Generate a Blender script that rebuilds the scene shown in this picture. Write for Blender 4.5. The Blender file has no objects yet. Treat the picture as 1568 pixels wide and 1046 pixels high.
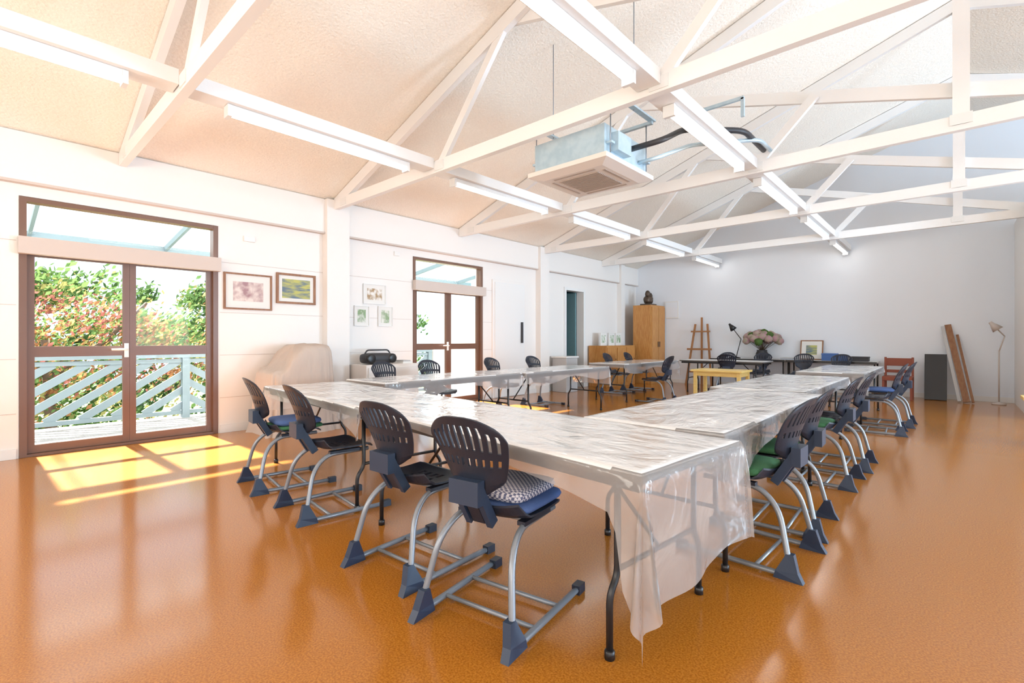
import bpy, math, random
from mathutils import Vector, Matrix
random.seed(7)
S=bpy.context.scene
S.view_settings.view_transform='Standard'
S.view_settings.exposure=0.0
# ---------------------------------------------------------------- materials
def mat(name,col,rough=0.5,metal=0.0,bump=0.0,bscale=50,col2=None,cscale=8,alpha=1.0,coat=0.0,emit=None,estr=0,detail=4,stretch=None,spec=None,bdist=0.02,bdetail=3,crough=.03,bumpcoat=False,dist=0):
    m=bpy.data.materials.new(name); m.use_nodes=True
    nt=m.node_tree; b=nt.nodes['Principled BSDF']
    b.inputs['Base Color'].default_value=(*col,1); b.inputs['Roughness'].default_value=rough
    b.inputs['Metallic'].default_value=metal; b.inputs['Alpha'].default_value=alpha
    b.inputs['Coat Weight'].default_value=coat; b.inputs['Coat Roughness'].default_value=crough
    if spec is not None: b.inputs['Specular IOR Level'].default_value=spec
    if emit: b.inputs['Emission Color'].default_value=(*emit,1); b.inputs['Emission Strength'].default_value=estr
    tc=nt.nodes.new('ShaderNodeTexCoord'); vec=tc.outputs['Object']
    if stretch:
        mp=nt.nodes.new('ShaderNodeMapping'); mp.inputs['Scale'].default_value=stretch
        nt.links.new(vec,mp.inputs['Vector']); vec=mp.outputs['Vector']
    if col2:
        n=nt.nodes.new('ShaderNodeTexNoise'); n.inputs['Scale'].default_value=cscale; n.inputs['Detail'].default_value=detail
        r=nt.nodes.new('ShaderNodeValToRGB'); r.color_ramp.elements[0].position=.38; r.color_ramp.elements[1].position=.62
        r.color_ramp.elements[0].color=(*col,1); r.color_ramp.elements[1].color=(*col2,1)
        nt.links.new(vec,n.inputs['Vector']); nt.links.new(n.outputs['Fac'],r.inputs['Fac']); nt.links.new(r.outputs['Color'],b.inputs['Base Color'])
    if bump:
        n=nt.nodes.new('ShaderNodeTexNoise'); n.inputs['Scale'].default_value=bscale; n.inputs['Detail'].default_value=bdetail; n.inputs['Distortion'].default_value=dist
        bp=nt.nodes.new('ShaderNodeBump'); bp.inputs['Strength'].default_value=bump; bp.inputs['Distance'].default_value=bdist
        nt.links.new(vec,n.inputs['Vector']); nt.links.new(n.outputs['Fac'],bp.inputs['Height']); nt.links.new(bp.outputs['Normal'],b.inputs['Coat Normal' if bumpcoat else 'Normal'])
    return m
def glassmat(name,tint=(1,1,1),refl=0.07,rough=0.02):
    m=bpy.data.materials.new(name); m.use_nodes=True; nt=m.node_tree; nt.nodes.clear()
    o=nt.nodes.new('ShaderNodeOutputMaterial'); t=nt.nodes.new('ShaderNodeBsdfTransparent'); t.inputs[0].default_value=(*tint,1)
    g=nt.nodes.new('ShaderNodeBsdfGlossy'); g.inputs['Roughness'].default_value=rough
    mx=nt.nodes.new('ShaderNodeMixShader'); mx.inputs[0].default_value=refl
    nt.links.new(t.outputs[0],mx.inputs[1]); nt.links.new(g.outputs[0],mx.inputs[2]); nt.links.new(mx.outputs[0],o.inputs[0]); return m
def translmat(name,col,transp,rough=.5,tl=.5):
    m=bpy.data.materials.new(name); m.use_nodes=True; nt=m.node_tree; nt.nodes.clear()
    o=nt.nodes.new('ShaderNodeOutputMaterial'); t=nt.nodes.new('ShaderNodeBsdfTransparent')
    d=nt.nodes.new('ShaderNodeBsdfDiffuse'); d.inputs[0].default_value=(*col,1)
    tr=nt.nodes.new('ShaderNodeBsdfTranslucent'); tr.inputs[0].default_value=(*col,1)
    m1=nt.nodes.new('ShaderNodeMixShader'); m1.inputs[0].default_value=tl
    m2=nt.nodes.new('ShaderNodeMixShader'); m2.inputs[0].default_value=transp
    nt.links.new(d.outputs[0],m1.inputs[1]); nt.links.new(tr.outputs[0],m1.inputs[2])
    nt.links.new(m1.outputs[0],m2.inputs[1]); nt.links.new(t.outputs[0],m2.inputs[2]); nt.links.new(m2.outputs[0],o.inputs[0]); return m
def film(name,col,body,rough,bump,bscale,stretch,bdist,ior=1.5,gain=1.6,tl=.4):
    m=bpy.data.materials.new(name); m.use_nodes=True; nt=m.node_tree; nt.nodes.clear(); N=nt.nodes.new; L=nt.links.new
    o=N('ShaderNodeOutputMaterial'); tc=N('ShaderNodeTexCoord'); mp=N('ShaderNodeMapping'); mp.inputs['Scale'].default_value=stretch
    n1=N('ShaderNodeTexNoise'); n1.inputs['Scale'].default_value=bscale; n1.inputs['Detail'].default_value=4; n1.inputs['Distortion'].default_value=1.2
    bp=N('ShaderNodeBump'); bp.inputs['Strength'].default_value=bump; bp.inputs['Distance'].default_value=bdist
    L(tc.outputs['Object'],mp.inputs[0]); L(mp.outputs[0],n1.inputs['Vector']); L(n1.outputs['Fac'],bp.inputs['Height'])
    t=N('ShaderNodeBsdfTransparent'); d=N('ShaderNodeBsdfDiffuse'); d.inputs[0].default_value=(*col,1); tr=N('ShaderNodeBsdfTranslucent'); tr.inputs[0].default_value=(*col,1)
    g=N('ShaderNodeBsdfGlossy'); g.inputs['Roughness'].default_value=rough
    fr=N('ShaderNodeFresnel'); fr.inputs[0].default_value=ior
    for q in (d,g,fr): L(bp.outputs[0],q.inputs['Normal'])
    m1=N('ShaderNodeMixShader'); m1.inputs[0].default_value=tl; L(d.outputs[0],m1.inputs[1]); L(tr.outputs[0],m1.inputs[2])
    m2=N('ShaderNodeMixShader'); m2.inputs[0].default_value=body; L(t.outputs[0],m2.inputs[1]); L(m1.outputs[0],m2.inputs[2])
    mu=N('ShaderNodeMath'); mu.operation='MULTIPLY'; mu.inputs[1].default_value=gain; mu.use_clamp=True; L(fr.outputs[0],mu.inputs[0])
    m3=N('ShaderNodeMixShader'); L(mu.outputs[0],m3.inputs[0]); L(m2.outputs[0],m3.inputs[1]); L(g.outputs[0],m3.inputs[2]); L(m3.outputs[0],o.inputs[0]); return m

M={}
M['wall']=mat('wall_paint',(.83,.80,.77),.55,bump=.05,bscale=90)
M['wallback']=mat('wall_paint_back',(.80,.84,.90),.55,bump=.05,bscale=90)  # bluer copy of the wall paint; cool light tinted into the colour
M['ceil']=mat('ceiling_stipple',(.89,.83,.74),.9,bump=.55,bscale=38,col2=(.94,.88,.79),cscale=55,bdist=.02)  # off-white stipple; cream cast paints in warm bounce from the floor
M['beam']=mat('beam_white_paint',(.85,.84,.83),.45,bump=.05,bscale=30)
M['floor']=mat('cork_floor',(.35,.118,.010),.15,col2=(.53,.205,.024),cscale=130,detail=8,spec=.55,coat=.16,crough=.40)
M['brown']=mat('bronze_aluminium',(.165,.085,.055),.35)
M['cream']=mat('blind_cream',(.60,.52,.47),.6)
M['glass']=glassmat('window_glass',refl=.004)
M['navy']=mat('navy_plastic',(.012,.018,.034),.42,bump=.1,bscale=300)
M['navy2']=mat('navy_plastic_light',(.020,.038,.078),.45)
M['silver']=mat('silver_powdercoat',(.27,.30,.34),.35,metal=.4)
M['black']=mat('black_metal',(.012,.012,.014),.35)
M['dark']=mat('dark_plastic',(.03,.03,.035),.5)
M['tedge']=mat('table_edge',(.10,.085,.075),.5)
M['ttop']=mat('table_laminate',(.74,.74,.74),.4)
M['plastic']=mat('plastic_covered_table_top',(.74,.75,.76),.5,bump=.50,bscale=3.2,bdetail=4,dist=1.2,stretch=(1,1.7,1),bdist=.05,coat=1.0,crough=.08,bumpcoat=True)
M['drape']=film('frosted_plastic_drape',(.92,.90,.90),.35,.15,.35,3.0,(1,1,1),.05,gain=1.0)
M['tube']=mat('fluorescent_tube',(1,1,1),.4,emit=(1,.97,.92),estr=12)
M['white']=mat('white_enamel',(.80,.80,.79),.35)
M['ac']=mat('ac_panel_white',(.80,.74,.69),.45)
M['acgrille']=mat('ac_grille',(.46,.38,.33),.6)
M['galv']=mat('galvanised_steel',(.44,.58,.67),.3,metal=.25,col2=(.52,.65,.73),cscale=12)
M['wood']=mat('honey_wood',(.48,.20,.05),.4,col2=(.57,.28,.08),cscale=6,stretch=(8,8,1))
M['pine']=mat('pine_yellow',(.80,.56,.16),.45,col2=(.86,.64,.24),cscale=5,stretch=(1,8,8))
M['easel']=mat('easel_wood',(.36,.16,.06),.5)
M['plank']=mat('plank_wood',(.24,.10,.04),.5,col2=(.30,.14,.06),cscale=5,stretch=(6,6,1))
M['grey']=mat('grey_board',(.5,.5,.5),.6)
M['beige']=mat('dust_cover_cloth',(.54,.45,.39),.85,bump=.5,bscale=7,bdist=.05,stretch=(1,1,.35))
M['paper']=mat('paper_mount',(.78,.77,.74),.8)
M['art1']=mat('watercolour_pink',(.74,.66,.62),.8,col2=(.38,.24,.26),cscale=9)
M['art2']=mat('watercolour_landscape',(.50,.50,.16),.8,col2=(.14,.20,.26),cscale=6,stretch=(1,1,5))
M['art3']=mat('botanical_print',(.80,.78,.74),.8,col2=(.40,.28,.16),cscale=16)
M['art4']=mat('botanical_print_green',(.80,.80,.76),.8,col2=(.26,.38,.22),cscale=12)
M['rail']=mat('balcony_paint_bluegrey',(.15,.21,.235),.6)
M['deck']=mat('deck_boards',(.26,.25,.245),.8,col2=(.33,.32,.31),cscale=3,stretch=(1,20,1))
M['canopy']=translmat('canopy_sheet',(.80,.90,.87),.78,tl=.7)
M['teal']=mat('teal_door',(.18,.33,.36),.5)
M['red']=mat('red_vinyl',(.26,.06,.03),.5)
M['green']=mat('green_cushion',(.05,.18,.08),.9,bump=.3,bscale=200)
M['blue']=mat('blue_cushion',(.07,.13,.32),.9,bump=.3,bscale=200)
M['bluebox']=mat('blue_box',(.05,.14,.40),.5)
M['bronze']=mat('bronze_sculpture',(.10,.07,.05),.4,metal=.4)
M['hyd1']=mat('hydrangea_pink',(.42,.24,.27),.9,col2=(.34,.32,.21),cscale=14)
M['bark']=mat('bark',(.12,.08,.05),.9)
M['grass']=mat('lawn',(.10,.17,.05),.9,col2=(.15,.2,.07),cscale=2)
M['l1']=translmat('leaf_green',(.13,.22,.07),0,tl=.35)
M['l2']=translmat('leaf_darkgreen',(.07,.13,.045),0,tl=.35)
M['l3']=translmat('leaf_yellow',(.33,.30,.11),0,tl=.35)
M['l4']=translmat('leaf_orange',(.40,.18,.08),0,tl=.35)
M['l5']=translmat('leaf_red',(.28,.10,.08),0,tl=.35)
def gingham():
    m=bpy.data.materials.new('gingham_cushion'); m.use_nodes=True; nt=m.node_tree; b=nt.nodes['Principled BSDF']; b.inputs['Roughness'].default_value=.9
    tc=nt.nodes.new('ShaderNodeTexCoord'); c=nt.nodes.new('ShaderNodeTexChecker'); c.inputs['Scale'].default_value=80
    c.inputs['Color1'].default_value=(.58,.56,.60,1); c.inputs['Color2'].default_value=(.10,.11,.19,1)
    nt.links.new(tc.outputs['Object'],c.inputs['Vector']); nt.links.new(c.outputs['Color'],b.inputs['Base Color']); return m
M['ging']=gingham()

# ---------------------------------------------------------------- mesh builder
def rpath(pts,r=.05,n=5):
    pts=[Vector(p) for p in pts]; out=[pts[0]]
    for i in range(1,len(pts)-1):
        a,b,c=pts[i-1],pts[i],pts[i+1]
        la=min(r,(a-b).length*.49); lc=min(r,(c-b).length*.49)
        p0=b+(a-b).normalized()*la; p2=b+(c-b).normalized()*lc
        for k in range(n+1):
            t=k/n; out.append(p0*(1-t)**2+b*2*t*(1-t)+p2*t*t)
    out.append(pts[-1]); return out
class MB:
    def __init__(s): s.v=[];s.f=[];s.m=[];s.sm=[];s.mats=[]
    def mi(s,m):
        m=M[m] if isinstance(m,str) else m
        if m not in s.mats: s.mats.append(m)
        return s.mats.index(m)
    def add(s,vs,fs,m,smooth=False,X=None):
        o=len(s.v); k=s.mi(m)
        for p in vs:
            p=Vector(p)
            if X is not None: p=X@p
            s.v.append(p)
        for f in fs: s.f.append([i+o for i in f]); s.m.append(k); s.sm.append(smooth)
        return s
    def box(s,mn,mx,m,X=None):
        x0,y0,z0=mn;x1,y1,z1=mx
        if x0>x1:x0,x1=x1,x0
        if y0>y1:y0,y1=y1,y0
        if z0>z1:z0,z1=z1,z0
        vs=[(x0,y0,z0),(x1,y0,z0),(x1,y1,z0),(x0,y1,z0),(x0,y0,z1),(x1,y0,z1),(x1,y1,z1),(x0,y1,z1)]
        return s.add(vs,[(3,2,1,0),(4,5,6,7),(0,1,5,4),(1,2,6,5),(2,3,7,6),(3,0,4,7)],m,False,X)
    def beam(s,p0,p1,w,h,m,up=(0,0,1)):
        p0=Vector(p0);p1=Vector(p1);d=(p1-p0);L=d.length;d.normalize()
        u=Vector(up); 
        if abs(d.dot(u))>.99:u=Vector((0,1,0))
        side=d.cross(u).normalized(); u=side.cross(d).normalized()
        X=Matrix((( d.x,side.x,u.x,p0.x),(d.y,side.y,u.y,p0.y),(d.z,side.z,u.z,p0.z),(0,0,0,1)))
        return s.box((0,-w/2,-h/2),(L,w/2,h/2),m,X)
    def tube(s,pts,r,m,seg=8,X=None):
        pts=[Vector(p) for p in pts]; n=len(pts); rr=r if isinstance(r,(list,tuple)) else [r]*n
        t0=(pts[1]-pts[0]).normalized(); up=Vector((0,0,1)) if abs(t0.z)<.9 else Vector((1,0,0))
        a=t0.cross(up).normalized(); vs=[];fs=[]
        for i,p in enumerate(pts):
            if i==0:t=t0
            elif i==n-1:t=(pts[i]-pts[i-1]).normalized()
            else:
                t=(pts[i+1]-pts[i-1]); t=t.normalized() if t.length>1e-9 else t0
            a=(a-t*a.dot(t)); a=a.normalized(); b=t.cross(a)
            for k in range(seg):
                q=2*math.pi*k/seg; vs.append(p+(a*math.cos(q)+b*math.sin(q))*rr[i])
        for i in range(n-1):
            for k in range(seg):
                k2=(k+1)%seg; fs.append((i*seg+k,i*seg+k2,(i+1)*seg+k2,(i+1)*seg+k))
        fs.append(tuple(range(seg))[::-1]); fs.append(tuple((n-1)*seg+k for k in range(seg)))
        return s.add(vs,fs,m,True,X)
    def lathe(s,prof,c,m,seg=20,X=None):
        vs=[];fs=[];n=len(prof)
        for r,z in prof:
            for k in range(seg):
                q=2*math.pi*k/seg; vs.append((c[0]+r*math.cos(q),c[1]+r*math.sin(q),c[2]+z))
        for i in range(n-1):
            for k in range(seg):
                k2=(k+1)%seg; fs.append((i*seg+k,i*seg+k2,(i+1)*seg+k2,(i+1)*seg+k))
        fs.append(tuple(range(seg))[::-1]); fs.append(tuple((n-1)*seg+k for k in range(seg)))
        return s.add(vs,fs,m,True,X)
    def sup(s,c,a,b,h,m,e1=.5,e2=.35,nu=24,nv=10,X=None,jit=0):
        vs=[];fs=[]
        sg=lambda x,e: math.copysign(abs(x)**e,x)
        for i in range(nv+1):
            ph=-math.pi/2+math.pi*i/nv
            for k in range(nu):
                q=2*math.pi*k/nu; j=1+random.uniform(-jit,jit)
                vs.append((c[0]+a*sg(math.cos(ph),e1)*sg(math.cos(q),e2)*j,c[1]+b*sg(math.cos(ph),e1)*sg(math.sin(q),e2)*j,c[2]+h*sg(math.sin(ph),e1)*j))
        for i in range(nv):
            for k in range(nu):
                k2=(k+1)%nu; fs.append((i*nu+k,i*nu+k2,(i+1)*nu+k2,(i+1)*nu+k))
        return s.add(vs,fs,m,True,X)
    def shell(s,P,nu,nv,th,mask,m):
        vs=[]
        for j in range(nv+1):
            for i in range(nu+1):
                p,n=P(i,j); vs.append(Vector(p)+Vector(n)*th/2)
        K=len(vs)
        for j in range(nv+1):
            for i in range(nu+1):
                p,n=P(i,j); vs.append(Vector(p)-Vector(n)*th/2)
        fs=[];ix=lambda i,j:j*(nu+1)+i
        ok=lambda i,j:0<=i<nu and 0<=j<nv and mask(i,j)
        for j in range(nv):
            for i in range(nu):
                if not ok(i,j):continue
                a,b,c,d=ix(i,j),ix(i+1,j),ix(i+1,j+1),ix(i,j+1)
                fs.append((a,b,c,d));fs.append((d+K,c+K,b+K,a+K))
                if not ok(i,j-1):fs.append((b,a,a+K,b+K))
                if not ok(i+1,j):fs.append((c,b,b+K,c+K))
                if not ok(i,j+1):fs.append((d,c,c+K,d+K))
                if not ok(i-1,j):fs.append((a,d,d+K,a+K))
        return s.add(vs,fs,m,False)
    def mesh(s,name):
        me=bpy.data.meshes.new(name); me.from_pydata([tuple(v) for v in s.v],[],s.f)
        for m in s.mats: me.materials.append(m)
        me.polygons.foreach_set('material_index',s.m); me.polygons.foreach_set('use_smooth',s.sm); me.update(); return me
    def obj(s,name,loc=(0,0,0),rz=0,bevel=0):
        return place(s.mesh(name),name,loc,rz,bevel)
def place(me,name,loc=(0,0,0),rz=0,bevel=0):
    o=bpy.data.objects.new(name,me); o.location=loc; o.rotation_euler=(0,0,rz); S.collection.objects.link(o)
    if bevel:
        b=o.modifiers.new('bevel','BEVEL'); b.width=bevel; b.segments=2; b.limit_method='ANGLE'
    return o

# ---------------------------------------------------------------- room shell
XL,XR,YF,YB=-7.0,7.0,-3.0,13.2
RX,SL,Z0=0.05,.345,3.28
def cz(x): return Z0+SL*(x-XL) if x<=RX else Z0+SL*(RX-XL)-SL*(x-RX)
MB().box((XL-.2,YF-.2,-.15),(XR+.2,YB+.2,0),'floor').obj('floor')
def wall_x(name,x0,x1,y0,y1,H,ops,m):
    b=MB(); y=y0
    for (a,c,zb,zt) in sorted(ops):
        b.box((x0,y,0),(x1,a,H),m)
        if zb>0:b.box((x0,a,0),(x1,c,zb),m)
        b.box((x0,a,zt),(x1,c,H),m); y=c
    b.box((x0,y,0),(x1,y1,H),m); return b
b=wall_x('wall_left',XL-.2,XL,YF-.2,YB,Z0+.0,[(.30,2.10,0,2.66),(5.14,6.84,0,2.66),(9.64,10.42,0,2.42)],'wall')
b.obj('wall_left')
b=MB()
b.box((XL+.001,YF,2.80),(XL+.07,YB,3.29),'wall')
b.box((XL+.001,YF,2.775),(XL+.085,YB,2.80),'cream')
b.obj('trim_1')
for i,(a,c) in enumerate([(3.5,3.86),(8.52,8.84),(12.1,12.3)]):
    MB().box((XL+.001,a,0),(XL+.14,c,3.29),'wall').obj('wall_pilaster')
b=MB()
for z in (.45,1.0,1.55,2.2):
    for (a,c) in ((2.12,3.5),(-1.5,.28),(3.86,5.12),(6.86,7.1)):
        b.box((XL+.001,a,z),(XL+.004,c,z+.006),'cream')
b.obj('trim_2')
b=MB()
for (a,c) in ((YF,.28),(2.12,5.12),(6.86,7.06),(8.2,9.55),(10.5,YB)):
    b.box((XL+.001,a,0.001),(XL+.02,c,.1),'white')
b.obj('baseboard_left')
MB().box((XL+.02,YB-.02,0.001),(.85,YB-.001,.1),'white').obj('baseboard_back')
def gable(name,y0,y1,m,ops=()):
    b=MB(); x=XL-.2
    for (a,c,zb,zt) in ops:
        b.box((x,y0,0),(a,y1,Z0-.06),m); b.box((a,y0,0),(c,y1,zb),m); b.box((a,y0,zt),(c,y1,Z0-.06),m); x=c
    b.box((x,y0,0),(XR+.2,y1,Z0-.06),m)
    zt=cz(RX)
    vs=[(XL-.2,y0,Z0-.06),(XR+.2,y0,Z0-.06),(RX,y0,zt+.02),(XL-.2,y1,Z0-.06),(XR+.2,y1,Z0-.06),(RX,y1,zt+.02)]
    b.add(vs,[(0,1,2),(5,4,3),(1,4,5,2),(2,5,3,0)],m); b.obj(name)
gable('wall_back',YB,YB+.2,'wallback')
gable('wall_front',YF-.2,YF,'wall',[(-5.5,-2.5,.8,2.5),(-1,2,.8,2.5),(3.2,6,.8,2.5)])
wall_x('wall_right',XR,XR+.2,YF,YB,Z0+.0,[(-1.5,1.5,.8,2.5),(3,6,.8,2.5),(7,10,.8,2.5)],'wall').obj('wall_right')
MB().box((.85,10.7,0),(3.0,YB,3.4),'wall').obj('wall_partition')
n=0
for (a,c) in ((-5.5,-2.5),(-1,2),(3.2,6)):
    b=MB(); 
    b.box((a,YF-.15,.8),(c,YF-.05,.87),'white').box((a,YF-.15,2.43),(c,YF-.05,2.5),'white')
    for x in (a,(a+c)/2-.03,c-.06): b.box((x,YF-.14,.86),(x+.06,YF-.06,2.44),'white')
    b.box((a+.05,YF-.105,.86),(c-.05,YF-.1,2.44),'glass'); n+=1; b.obj('window_%d'%n)
for (a,c) in ((-1.5,1.5),(3,6),(7,10)):
    b=MB()
    b.box((XR+.05,a,.8),(XR+.15,c,.87),'white').box((XR+.05,a,2.43),(XR+.15,c,2.5),'white')
    for y in (a,(a+c)/2-.03,c-.06): b.box((XR+.06,y,.86),(XR+.14,y+.06,2.44),'white')
    b.box((XR+.1,a+.05,.86),(XR+.105,c-.05,2.44),'glass'); n+=1; b.obj('window_%d'%n)
b=MB(); zr=cz(RX); ye0,ye1=YF-.2,YB+.2
for (xa,za,xb,zb) in ((XL-.2,Z0-SL*.2,RX,zr),(RX,zr,XR+.2,Z0-SL*.3)):
    vs=[(xa,ye0,za),(xb,ye0,zb),(xb,ye1,zb),(xa,ye1,za)]; vs+= [(x,y,z+.12) for x,y,z in vs]
    fs=[(0,1,2,3),(4,5,6,7),(0,1,5,4),(2,3,7,6)]+([(3,0,4,7)] if xa<RX-.1 else [(1,2,6,5)])
    b.add(vs,fs,'ceil')
b.obj('ceiling')
TY=[-1.41,1.12,3.65,6.18,8.70,11.23]
for y in TY:
    b=MB(); w=.07
    b.box((XL+.075,y-w/2,3.15),(XR-.03,y+w/2,3.29),'beam')
    w3=w-.006
    b.beam((XL+.1,y,cz(XL+.1)-.09),(RX,y,cz(RX)-.09),w3,.15,'beam')
    b.beam((RX,y,cz(RX)-.09),(XR-.1,y,cz(XR-.1)-.09),w3,.15,'beam')
    b.box((RX-.06,y-.041,3.2),(RX+.06,y+.041,cz(RX)-.12),'beam')
    w2=.05
    b.beam((-4.42,y,3.25),(-3.42,y,4.40),w2,.09,'beam')
    b.beam((-1.72,y,3.25),(-1.12,y,3.88),w2,.09,'beam')
    b.beam((-3.38,y+.06,4.50),(1.15,y+.06,3.24),w2,.13,'beam')
    b.beam((4.42,y,3.25),(3.42,y,4.40),w2,.09,'beam')
    b.beam((5.6,y,3.25),(5.1,y,3.85),w2,.09,'beam')
    for x,z in ((-4.42,3.22),(-1.72,3.22),(RX,3.25),(-6.6,3.22)):
        b.box((x-.08,y-w/2-.009,z-.05),(x+.08,y+w/2+.009,z+.05),'white')
    b.obj('roof_truss')
for X in (-4.6,-1.8):
    for i in range(len(TY)):
        y0=TY[i]+.045; y1=(TY[i+1]-.045) if i+1<len(TY) else YB-.01
        MB().box((X-.10,y0,3.202),(X+.10,y1,3.32),'beam').obj('ceiling_beam')
        a=TY[i]+.34; c=min(a+1.82,YB-.1)
        b=MB(); b.box((X-.045,a,3.150),(X+.045,c,3.20),'white')
        b.box((X-.05,a-.02,3.10),(X+.05,a+.015,3.199),'white').box((X-.05,c-.015,3.10),(X+.05,c+.02,3.199),'white')
        b.tube([(X,a+.015,3.13),(X,c-.015,3.13)],.019,'tube',10)
        b.obj('fluorescent_light')
# ---------------------------------------------------------------- doors left wall
dn=0
def glazed_door(y0,y1):
    global dn; dn+=1
    y0+=.002;y1-=.002
    x0,x1=XL-.12,XL+.01; b=MB(); f=.055
    b.box((x0,y0,0.002),(x1,y0+f,2.655),'brown').box((x0,y1-f,0.002),(x1,y1,2.655),'brown')
    e=.003
    b.box((x0+e,y0+f,2.61),(x1-e,y1-f,2.655),'brown').box((x0+e,y0+f,2.20),(x1-e,y1-f,2.25),'brown')
    b.box((x0+e,y0+f,0.002),(x1-e,y1-f,.028),'brown')
    b.box((XL+.012,y0-.01,2.07),(XL+.10,y1+.01,2.24),'cream')
    ym=(y0+y1)/2
    for (a,c) in ((y0+f,ym-.001),(ym+.001,y1-f)):
        xa,xb=XL-.09,XL-.04; g=.06
        b.box((xa,a,.03),(xb,a+g,2.198),'brown').box((xa,c-g,.03),(xb,c,2.198),'brown')
        b.box((xa+e,a+g,.03),(xb-e,c-g,.11),'brown').box((xa+e,a+g,2.06),(xb-e,c-g,2.198),'brown')
        b.box((xa+e,a+g,1.02),(xb-e,c-g,1.13),'brown')
        b.box((XL-.068,a+g,.11),(XL-.062,c-g,2.06),'glass')
    b.box((XL-.068,y0+f,2.25),(XL-.062,y1-f,2.61),'glass')
    b.box((XL-.04,ym-.05,1.0),(XL-.025,ym-.01,1.16),'white')
    b.tube(rpath([(XL-.03,ym-.03,1.09),(XL+.02,ym-.03,1.09),(XL+.02,ym-.17,1.09)],.02),.011,'white')
    b.obj('door_%d'%dn)
glazed_door(.30,2.10); glazed_door(5.14,6.84)
b=MB(); b.box((XL+.001,7.10,0.001),(XL+.03,8.14,2.44),'wall').box((XL+.031,7.16,.01),(XL+.045,8.08,2.39),'white')
b.box((XL+.046,7.95,1.13),(XL+.09,7.99,1.58),'dark'); b.obj('door_3',bevel=.004)
b=MB(); b.box((XL-.19,9.58,0.001),(XL+.03,9.66,2.48),'white').box((XL-.19,10.40,0.001),(XL+.03,10.48,2.48),'white').box((XL-.19,9.66,2.41),(XL+.029,10.40,2.479),'white')
b.box((XL-.9,10.36,.01),(XL-.2,10.395,2.4),'teal'); b.obj('door_4')
MB().box((XL-2.0,8.9,-.1),(XL-.2,11.6,0),'floor').box((XL-2.1,8.9,0),(XL-2,11.6,3),'teal').box((XL-2.0,11.5,0),(XL-.2,11.6,3),'teal').box((XL-2.1,8.8,0),(XL-.2,8.9,3),'teal').box((XL-2.1,8.8,3),(XL-.2,11.6,3.1),'wall').obj('wall_store_room')
# ---------------------------------------------------------------- chair
def chair_mesh():
    b=MB()
    for sx in (-1,1):
        p=[(sx*.245,.60,.022),(sx*.24,.03,.022),(sx*.19,.10,.33),(sx*.165,.20,.415),(sx*.16,.50,.42)]
        q=rpath(p[:3],.05,5)[:-1]+rpath([p[1],p[2],p[3]],.08,5)[1:-1]+rpath([p[2],p[3],p[4]],.06,5)[1:]
        b.tube(q,.0145,'silver',8)
        X0=sx*.24; h=.0185
        vs=[(X0-h,-.025,0),(X0+h,-.025,0),(X0+h,.11,0),(X0-h,.11,0),
            (X0-h-sx*.006,.0,.045),(X0+h-sx*.006,.0,.045),(X0+h,.10,.036),(X0-h,.10,.036),
            (X0-h-sx*.02,.022,.125),(X0+h-sx*.02,.022,.125),(X0+h-sx*.02,.056,.125),(X0-h-sx*.02,.056,.125)]
        b.add(vs,[(3,2,1,0),(0,1,5,4),(2,3,7,6),(4,5,9,8),(6,7,11,10),(5,1,2,6),(5,6,10,9),(0,4,7,3),(4,8,11,7),(8,9,10,11)],'navy2')
        b.box((X0-.017,.57,0),(X0+.023,.63,.042),'navy')
        b.box((sx*.16-.02,.22,.418),(sx*.16+.02,.44,.436),'navy')
    b.tube([(-.243,.40,.024),(.243,.40,.024)],.010,'silver',8)
    b.tube([(-.242,.20,.024),(.242,.20,.024)],.010,'silver',8)
    b.tube([(-.163,.30,.415),(.163,.30,.415)],.010,'silver',8)
    nu,nv=21,20
    us=[0]
    for i in range(nu): us.append(us[-1]+(1.8 if i in (0,nu-1) else (1.4 if i%2==0 else .95)))
    us=[-1+2*u/us[-1] for u in us]
    def P(i,j):
        u=us[i]; v=j/nv
        w=.130+.068*min(1,v*1.25)**.9
        if v>.75: w*= math.sqrt(max(0,1-((v-.75)/.25)**2*.36))
        if v<.15: w*= .76+.24*math.sqrt(v/.15)
        z=.545+.35*v -.045*abs(u)**2.6*max(0,v-.4)/.6 + .045*abs(u)**2.4*max(0,.4-v)/.4
        y=.085-.11*v+.055*u*u+.02*math.sin(v*3.1)
        n=Vector((-.45*u,1,.3)).normalized(); return (w*u,y,z),n
    def mask(i,j):
        if i in(0,nu-1) : return True
        c=abs(i-10)
        if i%2==1 and 12<=j<=(17 if c<6 else 16): return False
        if i%2==1 and 8<=j<=9 and c<=9: return False
        return True
    b.shell(P,nu,nv,.009,mask,'navy')
    b.box((-.075,.030,.53),(.075,.075,.63),'navy2')
    for sx in(-1,1):
        b.beam((sx*.055,.16,.425),(sx*.055,.055,.60),.028,.045,'navy2')
    b.beam((0,.15,.43),(0,.06,.58),.06,.02,'navy')
    nu2,nv2=17,14
    def Q(i,j):
        u=-1+2*i/nu2; v=j/nv2
        w=.205*math.sqrt(max(.0,1-(abs(2*v-1)**6)*.3))
        y=.15+.41*v - .03*abs(u)**3*(2*v-1)
        z=.448+.018*u*u-.010*math.sin(v*3.1)+ (.05*(1-v/.15)**2 if v<.15 else 0) - (.03*((v-.85)/.15)**2 if v>.85 else 0)
        return (w*u,y,z),Vector((0,0,1))
    def mask2(i,j): return not(i%2==1 and j in(4,5,7,8) and 4<i<13)
    b.shell(Q,nu2,nv2,.01,mask2,'navy')
    return b.mesh('stacking_chair')
CH=chair_mesh()
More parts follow.
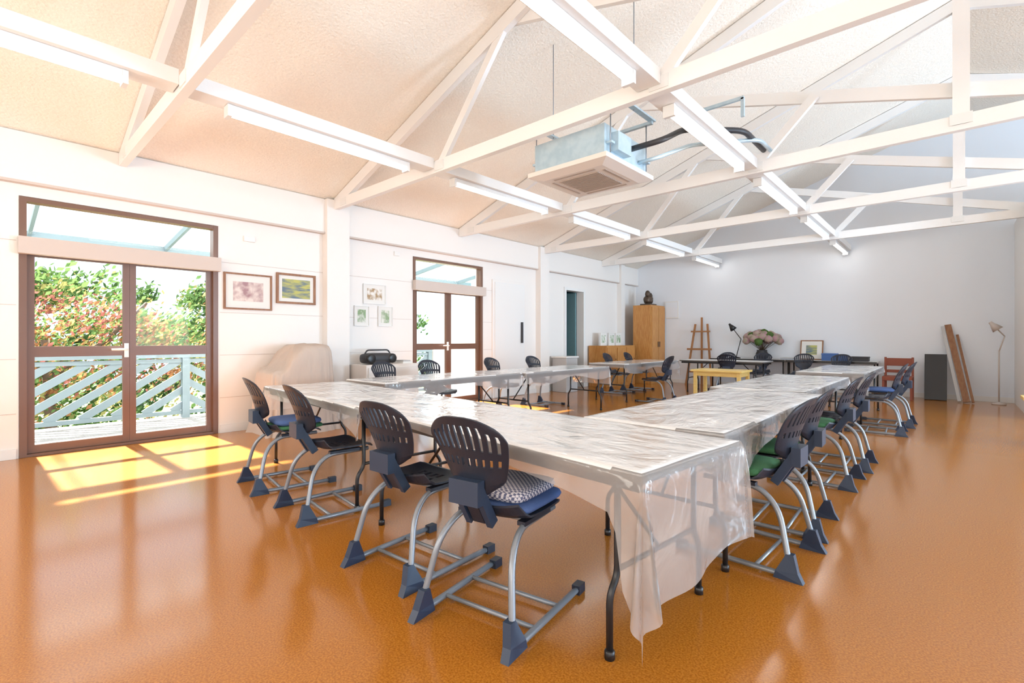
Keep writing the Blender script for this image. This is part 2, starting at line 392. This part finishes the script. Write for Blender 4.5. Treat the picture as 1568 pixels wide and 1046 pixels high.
def chair(x,y,face,cush=None):
    place(CH,'stacking_chair',(x,y,0),face)
    R=Matrix.Translation((x,y,0))@Matrix.Rotation(face,4,'Z')
    if cush:
        c=MB(); z=.458
        for k,(mm,hh,dx) in enumerate(cush):
            c.sup((dx,.0,z+hh),.20-.01*k,.19-.01*k,hh,mm,.6,.3); z+=hh*2-.012
        o=c.obj('seat_cushion'); o.matrix_world=R@Matrix.Translation((0,.37,0))
r5=math.radians
chair(-1.47,1.30,r5(9),[('blue',.026,0),('ging',.03,-.02)])
chair(-2.15,1.34,r5(4))
chair(-3.35,1.43,r5(-6))
chair(-4.22,1.47,r5(-8),[('green',.022,0),('blue',.03,.0)])
chair(-.56,2.97,r5(88),[('green',.03,0)])
chair(-.58,3.62,r5(92),[('green',.03,0)])
chair(-.58,4.90,r5(90),[('green',.03,0)])
chair(-.56,5.65,r5(91))
chair(-.45,7.95,r5(93)); chair(-.40,8.75,r5(90),[('blue',.03,0)])
for y in (3.83,4.63,5.97,7.08,9.75,10.7): chair(-5.95,y,r5(-90+random.uniform(-5,5)))
chair(-3.95,8.85,r5(90)); chair(-3.6,10.75,r5(5)); 
for x in(-4.1,-3.3): chair(x,12.42,r5(180))
chair(-2.45,12.35,r5(180)); chair(-1.75,12.35,r5(175))
# ---------------------------------------------------------------- tables
TH=.735
def table(cx,cy,L,W,rot,name='trestle_table'):
    b=MB(); l,w=L/2,W/2
    b.box((-l,-w,TH-.006),(l,w,TH),'ttop'); b.box((-l-.003,-w-.003,TH-.034),(l+.003,w+.003,TH-.006),'tedge')
    b.box((-l+.03,-w+.03,TH-.075),(l-.03,-w+.05,TH-.034),'black'); b.box((-l+.03,w-.05,TH-.075),(l-.03,w-.03,TH-.034),'black')
    for s in(-1,1):
        x=s*(l-.17)
        for t in(-1,1):
            b.tube(rpath([(x,t*(w-.10),TH-.04),(x,t*(w-.10),.30),(x,t*(w-.05),.24),(x,t*(w-.05),.02)],.04),.0135,'black',8)
            b.lathe([(.02,0),(.02,.03),(.014,.035)],(x,t*(w-.05),0),'black',10)
        b.tube([(x,-(w-.10),.32),(x,w-.10,.32)],.011,'black',8)
        b.tube([(x,-(w-.10),TH-.05),(x,w-.10,TH-.05)],.011,'black',8)
        b.tube([(x,0,.32),(x-s*.38,0,TH-.04)],.009,'black',8)
    return b.obj(name,(cx,cy,0),rot)
def cloth(cx,cy,L,W,rot,oL,oR,oF,oB,seed=0,dz=0):
    rnd=random.Random(seed); ph=[rnd.uniform(0,6) for _ in range(6)]
    fn=lambda o:(o if callable(o) else (lambda t:o))
    oL,oR,oF,oB=map(fn,(oL,oR,oF,oB)); K=12; nx=int(L/.04); ny=int(W/.04)
    A=[('l',k/K) for k in range(K,0,-1)]+[('m',i/nx) for i in range(nx+1)]+[('r',k/K) for k in range(1,K+1)]
    B=[('f',k/K) for k in range(K,0,-1)]+[('m',i/ny) for i in range(ny+1)]+[('b',k/K) for k in range(1,K+1)]
    vs=[];top=TH+.004+dz
    for tb,vb in B:
        for ta,va in A:
            am=0 if ta=='l' else (1 if ta=='r' else va); bm=0 if tb=='f' else (1 if tb=='b' else vb)
            ox=-va*oL(bm) if ta=='l' else (va*oR(bm) if ta=='r' else 0)
            oy=-vb*oF(am) if tb=='f' else (vb*oB(am) if tb=='b' else 0)
            r=math.hypot(ox,oy); x=am*L-L/2; y=bm*W-W/2
            if r<1e-6: z=top+.002*math.sin(x*9+ph[0])*math.sin(y*11+ph[1])+.002
            else:
                dx,dy=ox/r,oy/r; s=am*L*1.0+bm*W
                rip=.03*r*math.sin(s*14+ph[2])+.04*r*math.sin(s*6+ph[3])
                if ox and oy:
                    ang=math.atan2(abs(oy),abs(ox)); rip+=.12*r*math.sin(ang*6)-.02*r
                out=.008+min(r,.02)*.3+max(0,.04*r+rip)
                x+=dx*out; y+=dy*out; z=top-max(0,r-.006)*.985
            z=max(z,.03); vs.append((x,y,z))
    n=len(A); b=MB(); f1=[];f2=[]
    for j in range(len(B)-1):
        for i in range(n-1):
            q=(j*n+i,j*n+i+1,(j+1)*n+i+1,(j+1)*n+i)
            on=all(abs(vs[k][2]-top)<.01 for k in q); (f1 if on else f2).append(q)
    b.add(vs,f1,'plastic',True); 
    k=b.mi('drape')
    for q in f2: b.f.append(list(q)); b.m.append(k); b.sm.append(True)
    return b.obj('plastic_table_cover',(cx,cy,0),rot)
def ss(a,c,t):
    t=max(0,min(1,(t-a)/(c-a))); return t*t*(3-2*t)
R0=r5(-5.4)
table(-1.823,2.039,2.14,.80,R0); table(-3.974,2.241,2.14,.80,R0)
cloth(-1.823,2.039,2.14,.80,R0,0,lambda t:.46+.03*math.sin(t*5),lambda t:.04+.14*t**2.2+.31*ss(.95,.995,t),.03,1)
cloth(-3.974,2.241,2.14,.80,R0,lambda t:.26,.05,lambda t:.08+.03*math.sin(t*7)+.12*t**6,.05,2)
TB=[(-1.23,3.62,2.34),(-1.36,6.02,2.34),(-1.30,9.25,2.4)]
for i,(x,y,L) in enumerate(TB):
    table(x,y,L,.80,r5(90)); cloth(x,y,L,.80,r5(90),lambda t:.12+.1*(1-t),.12,lambda t:.10+.22*(1-t)**4,.08,10+i,dz=.002)
for i,(x,y,L) in enumerate([(-4.85,4.02,2.2),(-4.80,6.25,2.2),(-5.0,9.45,2.4)]):
    table(x,y,L,.78,r5(90)); cloth(x,y,L,.78,r5(90),.08,.32 if i else .1,lambda t:.16+.05*math.sin(t*9),.1,20+i)
table(-3.85,11.45,1.8,.75,0)
for x in(-3.72,-2.02):
    b=MB(); b.box((x-.84,12.50,TH-.03),(x+.84,13.17,TH),'ttop').box((x-.845,12.49,TH-.05),(x+.845,12.5,TH+.002),'black')
    for sx in(-.8,.8):
        for yy in(12.55,13.1): b.tube([(x+sx,yy,0),(x+sx,yy,TH-.03)],.015,'black')
    b.obj('long_desk')
def wood_table(x,y,L,W,H,m,name,rz=0):
    b=MB(); b.box((-L/2,-W/2,H-.035),(L/2,W/2,H),m).box((-L/2+.05,-W/2+.05,H-.12),(L/2-.05,W/2-.05,H-.035),m)
    for sx in(-1,1):
        for sy in(-1,1):
            cx,cy=sx*(L/2-.07),sy*(W/2-.07); b.box((cx-.03,cy-.03,0),(cx+.03,cy+.03,H-.035),m)
    b.obj(name,(x,y,0),rz,bevel=.004)
wood_table(-3.35,9.75,.95,.65,.62,'pine','yellow_side_table')
wood_table(.76,8.1,.36,.36,.55,'pine','wooden_stool')
# ---------------------------------------------------------------- AC
b=MB(); cx,cy=-2.85,4.39
b.box((cx-.475,cy-.475,2.90),(cx+.475,cy+.475,2.945),'ac')
b.add([(cx-.475,cy-.475,2.899),(cx+.475,cy-.475,2.899),(cx+.475,cy+.475,2.899),(cx-.475,cy+.475,2.899),(cx-.36,cy-.36,2.870),(cx+.36,cy-.36,2.870),(cx+.36,cy+.36,2.870),(cx-.36,cy+.36,2.870)],[(0,4,5,1),(1,5,6,2),(2,6,7,3),(3,7,4,0),(4,7,6,5)],'ac')
for k in range(17):
    y=cy-.235+k*.029; b.box((cx-.235,y-.008,2.860),(cx+.235,y+.008,2.869),'acgrille')
for s in(-1,1):
    b.box((cx-.25,cy+s*.31-.015,2.866),(cx+.25,cy+s*.31+.015,2.8695),'acgrille'); b.box((cx+s*.31-.015,cy-.25,2.866),(cx+s*.31+.015,cy+.25,2.8695),'acgrille')
b.box((cx-.42,cy-.42,2.946),(cx+.42,cy+.42,3.24),'galv')
for sx in(-1,1):
    for sy in(-1,1):
        x,y=cx+sx*.45,cy+sy*.36
        b.box((x-.03,y-.03,3.05),(x+.03,y+.03,3.07),'galv'); b.tube([(x,y,2.97),(x,y,3.45)],.006,'silver',6)
for sy in (-1,1): b.box((cx-.52,cy+sy*.36-.02,3.45),(cx+.52,cy+sy*.36+.02,3.48),'galv')
for sx in (-1,1): b.tube([(cx+sx*.50,cy,3.47),(cx+sx*.50,cy,cz(cx+sx*.5)-.01)],.005,'silver',6)
b.box((cx-.54,cy-.4,3.481),(cx-.48,cy+.4,3.50),'galv').box((cx+.48,cy-.4,3.481),(cx+.54,cy+.4,3.50),'galv')
b.box((cx+.421,cy-.3,3.0),(cx+.5,cy-.05,3.18),'galv')
b.tube(rpath([(cx+.42,cy+.1,3.14),(cx+.75,cy+.1,3.14),(cx+.8,cy+.5,3.36),(-1.62,cy+1.0,3.38),(-1.62,6.1,3.38)],.12),.03,'dark')
b.tube(rpath([(cx+.42,cy+.25,3.04),(cx+.6,cy+.25,3.04),(cx+.75,cy+.8,3.30),(-1.55,cy+1.3,3.36),(-1.55,6.1,3.36)],.12),.022,'galv')
b.obj('ceiling_air_conditioner')
b=MB()
b.beam((-1.95,4.95,3.34),(-1.95,4.95,3.52),.03,.03,'galv'); b.beam((-1.5,4.95,3.34),(-1.5,4.95,3.52),.03,.03,'galv'); b.beam((-1.96,4.95,3.52),(-1.49,4.95,3.52),.03,.03,'galv')
b.obj('pipe_bracket')
# ---------------------------------------------------------------- wall pictures
def pic_left(y0,y1,z0,z1,art,fr,fw=.02,mt=.06,name='framed_picture'):
    b=MB(); x=XL+.005
    b.box((x,y0+.002,z0+.002),(x+.008,y1-.002,z1-.002),'paper')
    for a in((y0,z0,y1,z0+fw),(y0,z1-fw,y1,z1),(y0,z0+fw,y0+fw,z1-fw),(y1-fw,z0+fw,y1,z1-fw)):
        b.box((x,a[0],a[1]),(x+.025,a[2],a[3]),fr)
    b.box((x+.008,y0+mt+fw,z0+mt+fw),(x+.010,y1-mt-fw,z1-mt-fw),art)
    b.obj(name)
pic_left(2.16,2.76,1.60,2.08,'art1','plank',.022,.09)
pic_left(2.82,3.38,1.71,2.14,'art2','plank',.03,.05)
pic_left(4.17,4.58,1.78,2.10,'art3','white',.008,.06)
pic_left(4.01,4.27,1.42,1.74,'art4','white',.008,.05)
pic_left(4.44,4.71,1.42,1.75,'art4','white',.008,.05)
pic_left(-.15,.12,1.65,2.1,'art3','pine',.03,.05); pic_left(-.15,.10,.85,1.35,'art3','plank',.03,.05)
MB().box((XL,2.40,2.51),(XL+.03,2.54,2.58),'white').obj('wall_thermostat',bevel=.004)
MB().box((XL,4.75,2.62),(XL+.03,4.85,2.69),'white').obj('wall_sensor',bevel=.004)
MB().box((-6.09,YB-.03,1.80),(-5.68,YB,2.28),'white').box((-6.06,YB-.035,1.83),(-5.71,YB-.031,2.25),'wallback').obj('electrical_panel')
# ---------------------------------------------------------------- sheet draped over stacked furniture: low front step, tall back
b=MB(); N=120; prof=[(1.14,0.0),(1.08,.12),(1.03,.35),(1.0,.6),(.98,.80),(.96,.90),(.90,.945),(.7,.955),(.4,.955),(.01,.955)]
vs=[];fs=[]
sg=lambda x,e: math.copysign(abs(x)**e,x)
for i,(s,z) in enumerate(prof):
    for k in range(N):
        q=2*math.pi*k/N
        fold=(.045*math.sin(q*9)+.035*math.sin(q*16+1)+.02*math.sin(q*29))*(1.05-z)
        x=.34*s*sg(math.cos(q),.3)*(1+fold); y=.41*s*sg(math.sin(q),.3)*(1+fold)
        step=1/(1+math.exp(-(y+.16)*26))
        hgt=(.86+.34*step)-.12*max(0,x)
        vs.append((-6.5+x,2.86+y,z*hgt+(.012*math.sin(q*5+1)*s if z>.8 else 0)))
for i in range(len(prof)-1):
    for k in range(N): k2=(k+1)%N; fs.append((i*N+k,i*N+k2,(i+1)*N+k2,(i+1)*N+k))
b.add(vs,fs,'beige',True); b.obj('dust_covered_furniture')
b=MB(); b.box((-6.97,3.9,0),(-6.45,4.85,.82),'wall')
for (a,c) in((3.93,4.36),(4.39,4.82)): b.box((-6.449,a,.06),(-6.43,c,.78),'white'); b.box((-6.429,c-.06 if a<4 else a+.04,.4),(-6.41,(c-.04) if a<4 else a+.06,.5),'silver')
b.obj('storage_cabinet',bevel=.005)
b=MB(); b.sup((-6.7,4.25,.91),.13,.28,.085,'dark',.5,.5)
for s in(-.19,.19): b.lathe([(.01,0),(.075,.0),(.075,.02),(.05,.03),(.01,.03)],(0,0,0),'black',16,Matrix.Translation((-6.59,4.25+s,.91))@Matrix.Rotation(math.pi/2,4,'Y'))
b.tube(rpath([(-6.7,4.02,.97),(-6.7,4.06,1.04),(-6.7,4.44,1.04),(-6.7,4.48,.97)],.04),.012,'dark'); b.obj('portable_stereo')
b=MB(); b.box((-6.8,4.62,.82),(-6.55,4.8,.85),'paper').box((-6.78,4.64,.851),(-6.57,4.78,.87),'grey'); b.obj('book_stack')
b=MB(); b.box((-6.95,10.6,0),(-6.42,12.05,1.05),'wood')
for k in range(3): b.box((-6.419,10.63+k*.48,.08),(-6.40,11.06+k*.48,1.0),'wood'); b.lathe([(.012,0),(.012,.02)],(0,0,0),'dark',8,Matrix.Translation((-6.4,11.0+k*.48,.7))@Matrix.Rotation(math.pi/2,4,'Y'))
b.obj('low_wooden_cupboard',bevel=.005)
b=MB(); b.box((-6.62,12.32,0),(-6.08,13.15,2.15),'wood')
for k in range(2): b.box((-6.079,12.35+k*.40,.08),(-6.06,12.73+k*.40,2.1),'wood'); b.box((-6.06,12.68+k*.09,1.0),(-6.04,12.70+k*.09,1.15),'dark')
b.obj('tall_wooden_cupboard',bevel=.005)
b=MB(); b.box((-6.5,12.5,2.15),(-6.2,12.9,2.2),'bronze'); b.sup((-6.35,12.7,2.32),.12,.15,.14,'bronze',1,1,jit=.12); b.sup((-6.33,12.62,2.48),.07,.07,.09,'bronze',1,1,jit=.1); b.sup((-6.35,12.82,2.42),.06,.07,.1,'bronze',1,1,jit=.1); b.obj('bronze_sculpture')
for y in(10.8,11.2,11.55): MB().box((-6.75,y,1.05),(-6.72,y+.3,1.38),'paper').box((-6.72,y+.05,1.12),(-6.717,y+.25,1.32),'art4').obj('picture_card')
MB().box((-6.9,9.0,.0),(-6.5,9.45,.78),'grey').box((-6.92,8.98,.78),(-6.48,9.47,.82),'white').obj('grey_bin_cabinet',bevel=.01)
b=MB(); ex,ey=-5.0,12.95
b.beam((ex-.34,ey-.1,0),(ex-.16,ey+.1,1.62),.05,.025,'easel',up=(0,1,0)); b.beam((ex+.34,ey-.1,0),(ex+.16,ey+.1,1.62),.05,.025,'easel',up=(0,1,0))
b.beam((ex,ey+.13,0),(ex,ey+.13,1.8),.05,.025,'easel'); b.beam((ex-.32,ey-.05,.95),(ex+.32,ey-.05,.95),.06,.05,'easel'); b.beam((ex-.25,ey+.04,1.42),(ex+.25,ey+.04,1.42),.05,.04,'easel'); b.beam((ex-.3,ey-.08,.35),(ex+.3,ey-.08,.35),.05,.04,'easel')
b.obj('artist_easel')
def anglepoise(x,y,z,m,name,s=1,fl=False):
    b=MB(); b.lathe([(.10,0),(.10,.02),(.03,.035),(.012,.05)],(0,0,0),m,20)
    h=.0
    if fl: b.tube([(0,0,.03),(0,0,1.0)],.012,m); h=.95
    b.tube([(0,0,.03+h),(.10*s,0,.42*s+h)],.010,m); b.tube([(.10*s,0,.42*s+h),(-.12*s,0,.72*s+h)],.010,m)
    X=Matrix.Translation((-.12*s,0,.72*s+h))@Matrix.Rotation(2.5,4,'Y')
    b.lathe([(.025,-.05),(.035,0),(.05,.03),(.085,.13),(.08,.13),(.03,.02)],(0,0,0),m,20,X)
    b.obj(name,(x,y,z))
anglepoise(-4.05,12.85,TH,'black','desk_lamp',1.15)
b=MB(); b.lathe([(.10,0),(.13,.05),(.14,.12),(.11,.19),(.12,.22),(.10,.22)],(0,0,0),'dark',20)
for k in range(38):
    a=k*2.4; r=.37*math.sqrt((k+.5)/38); zz=.33+.28*math.sqrt(max(0,1-(r/.40)**2))+random.uniform(-.04,.04)
    b.tube([(0,0,.18),(r*math.cos(a),min(.2,r*math.sin(a)*.7),zz)],.005,'bark',5)
    b.sup((r*1.1*math.cos(a),max(-.3,min(.22,r*.8*math.sin(a))),zz),.095,.085,.085,'hyd1' if k%6 else 'l1',1,1,12,8,jit=.12)
b.obj('dried_hydrangea_vase',(-3.45,12.84,TH))
b=MB(); X=Matrix.Translation((-2.45,13.02,TH+.002))@Matrix.Rotation(-.2,4,'X')
b.box((-.23,0,0),(.23,.02,.46),'plank',X).box((-.205,-.003,.025),(.205,-.0005,.435),'paper',X).box((-.11,-.005,.12),(.11,-.0035,.34),'art2',X); b.obj('framed_picture')
for (x,w,h,mm,nm) in((-2.05,.14,.16,'bluebox','storage_box'),(-1.80,.08,.13,'bluebox','storage_box'),(-1.5,.16,.10,'dark','storage_box')):
    MB().box((x-w,12.7,TH+.001),(x+w,12.95,TH+h),mm).box((x-w-.005,12.69,TH+h-.03),(x+w+.005,12.96,TH+h+.002),mm).obj(nm,bevel=.006)
b=MB()
for k in range(4): b.box((-3.0,12.62,TH+.001+k*.012),(-2.75,12.95,TH+.011+k*.012),['paper','bluebox','paper','grey'][k])
b.obj('paper_stack')
b=MB(); b.box((-1.08,12.35,.38),(-.6,12.85,.46),'red').box((-1.08,12.83,.66),(-.6,12.87,.82),'red')
for x in(-1.06,-.62):
    for y in(12.38,12.84): b.box((x-.02,y-.018,0),(x+.02,y+.018,.38 if y<12.5 else .84),'red')
b.box((-1.04,12.83,.52),(-.64,12.86,.58),'red')
b.obj('red_chair',bevel=.006)
X=Matrix.Translation((-.27,12.78,0))@Matrix.Rotation(-.2,4,'X'); MB().box((-.17,0,.01),(.17,.05,.93),'black',X).obj('black_display_panel',bevel=.004)
b=MB(); b.beam((.18,12.60,.02),(-.09,13.15,1.50),.10,.03,'plank',up=(0,-1,.3)); b.beam((.08,12.66,.02),(-.17,13.14,1.47),.05,.03,'grey',up=(0,-1,.3)); b.beam((.27,12.60,.02),(.05,13.15,1.30),.04,.03,'plank',up=(0,-1,.3)); b.obj('leaning_timber_boards')
anglepoise(.62,12.75,0,'cream','floor_lamp',.75,True)
# ---------------------------------------------------------------- outside
MB().box((-9.3,-3,-.2),(XL-.2,7.19,-.03),'deck').obj('balcony_deck')
b=MB(); rx=-9.05
b.box((rx-.05,-3,.92),(rx+.07,7.15,.98),'rail').box((rx-.03,-3,.84),(rx+.03,7.15,.90),'rail').box((rx-.03,-3,.03),(rx+.03,7.15,.09),'rail')
for y in(-2.9,.0,2.25,4.6,7.1): b.box((rx-.055,y-.05,-.03),(rx+.055,y+.05,.95),'rail')
def clipdiag(y0,y1,dirn):
    H0,H1=.08,.86; wd=(H1-H0)*1.5; k=y0-wd
    while k<y1:
        pa,pc=((k,H0),(k+wd,H1)) if dirn>0 else ((k,H1),(k+wd,H0))
        (ya,za),(yb,zb)=pa,pc
        if yb>y0 and ya<y1:
            t0=max(0,(y0-ya)/(yb-ya));t1=min(1,(y1-ya)/(yb-ya))
            if t1-t0>.05: b.beam((rx,ya+(yb-ya)*t0,za+(zb-za)*t0),(rx,ya+(yb-ya)*t1,za+(zb-za)*t1),.025,.10,'rail')
        k+=.36
for (a,c,s) in((-2.9,0,1),(0,2.25,1),(2.25,4.6,-1),(4.6,7.1,1)): clipdiag(a,c,s)
b.obj('balcony_railing')
MB().box((-9.15,7.2,-.2),(-9.0,8.75,1.9),'wall').obj('wall_balcony')
b=MB()
b.add([(XL-.2,-3,3.0),(-9.4,-3,2.7),(-9.4,8.7,2.7),(XL-.2,8.7,3.0)],[(0,1,2,3)],'canopy')
for k in range(8): b.beam((XL-.2,-2.6+k*1.55,2.94),(-9.4,-2.6+k*1.55,2.64),.04,.08,'rail')
b.box((-9.4,-3,2.52),(-9.33,8.7,2.68),'rail')
b.obj('balcony_canopy')
MB().box((-60,-40,-3.2),(-9.6,60,-3),'grass').obj('ground')
def foliage(name,blobs,mats,w,size,trunk=None):
    b=MB(); 
    for m in mats:b.mi(m)
    for (c,r,n) in blobs:
        cl=[]
        for _ in range(max(8,n//110)):
            d=Vector((random.gauss(0,1),random.gauss(0,1),random.gauss(0,1))).normalized()*(random.random()**.35)
            cl.append((Vector((c[0]+d.x*r[0],c[1]+d.y*r[1],c[2]+d.z*r[2])),random.uniform(.22,.5),random.choices(range(len(mats)),w)[0]))
        for _ in range(n):
            cc,rr,mm=random.choice(cl)
            d=Vector((random.gauss(0,1),random.gauss(0,1),random.gauss(0,.8)))*rr*.6
            p=cc+d; s=size*random.uniform(.6,1.3)
            a=Vector((random.gauss(0,1),random.gauss(0,1),random.gauss(0,1))).normalized(); e=a.orthogonal().normalized(); f=a.cross(e)
            o=len(b.v); b.v+= [p-e*s,p-f*s*.5,p+e*s,p+f*s*.5]; b.f.append([o,o+1,o+2,o+3]); 
            b.m.append(mm if random.random()<.6 else random.choices(range(len(mats)),w)[0]); b.sm.append(False)
    if trunk:
        for (p,q,r0) in trunk: b.tube([p,((Vector(p)+Vector(q))/2+Vector((.1,.1,0))),q],[r0,r0*.8,r0*.5],'bark',7)
    b.obj(name)
foliage('autumn_tree',[((-11.3,-.2,1.2),(.7,1.6,.8),3400),((-11.5,2.2,1.3),(.7,1.5,.8),3000),((-11.2,1.2,.3),(.7,2.6,.7),2600)],['l4','l5','l3','l1'],[3,1.8,2.4,4.5],.05,[((-11.5,.8,-3),(-11.4,.8,1.2),.12),((-11.4,.8,.6),(-11.2,-.8,1.7),.05),((-11.4,.8,.5),(-11.4,2.2,1.9),.05)])
foliage('green_tree',[((-14.3,-2.5,1.6),(1.2,2,1.7),5000),((-14.5,1.5,1.5),(1.2,2.3,1.5),6000),((-14.2,5.2,1.4),(1.3,2.4,1.9),5000),((-13.8,2.0,-.6),(1.0,5,1.2),6000),((-14.3,9,.6),(1.4,2.6,1.6),3000)],['l1','l2','l3'],[5,4,1.6],.085,[((-14.3,0,-3),(-14.3,0,1.2),.15),((-14.3,5,-3),(-14.3,5,1.2),.15),((-14.4,9,-3),(-14.4,9,.6),.15)])
# ---------------------------------------------------------------- lights
W=bpy.data.worlds.new('World'); S.world=W; W.use_nodes=True
bg=W.node_tree.nodes['Background']; bg.inputs[0].default_value=(.72,.86,1,1); bg.inputs[1].default_value=2.1
def light(kind,name,loc,rot,energy,col,**k):
    l=bpy.data.lights.new(name,kind); l.energy=energy; l.color=col
    for a,v in k.items(): setattr(l,a,v)
    o=bpy.data.objects.new(name,l); o.location=loc; o.rotation_euler=rot; S.collection.objects.link(o); return o
d=Vector((1,0.03,-1.12)).normalized()
o=light('SUN','sun',(-15,1,15),(0,0,0),40,(1,.94,.88),angle=.03); o.rotation_euler=d.to_track_quat('-Z','Y').to_euler()
def aim(o,v): o.rotation_euler=Vector(v).to_track_quat('-Z','Z').to_euler()
for y,e in((0,130),(4.5,360),(8.5,860)):
    o=light('AREA','window_daylight',(6.85,y,1.65),(0,0,0),e,(.58,.79,1),shape='RECTANGLE',size=2.9,size_y=1.6); aim(o,(-1,0,.35))  # added cool fill lamps at unseen right windows, brightening ceiling and back wall
for x in(-4,.5,4.6):
    o=light('AREA','window_daylight',(x,-2.9,1.65),(0,0,0),112,(1,.86,.70),shape='RECTANGLE',size=2.9,size_y=1.6); aim(o,(0,1,.45))  # added warm fill lamps behind the camera, tilted up at the ceiling
# ---------------------------------------------------------------- camera
c=bpy.data.cameras.new('camera'); c.lens=17.13; c.sensor_width=36; c.shift_y=-.0017; c.clip_start=.05
co=bpy.data.objects.new('camera',c); co.location=(0,0,1.2); co.rotation_euler=(math.pi/2,0,math.radians(42.2)); S.collection.objects.link(co); S.camera=co
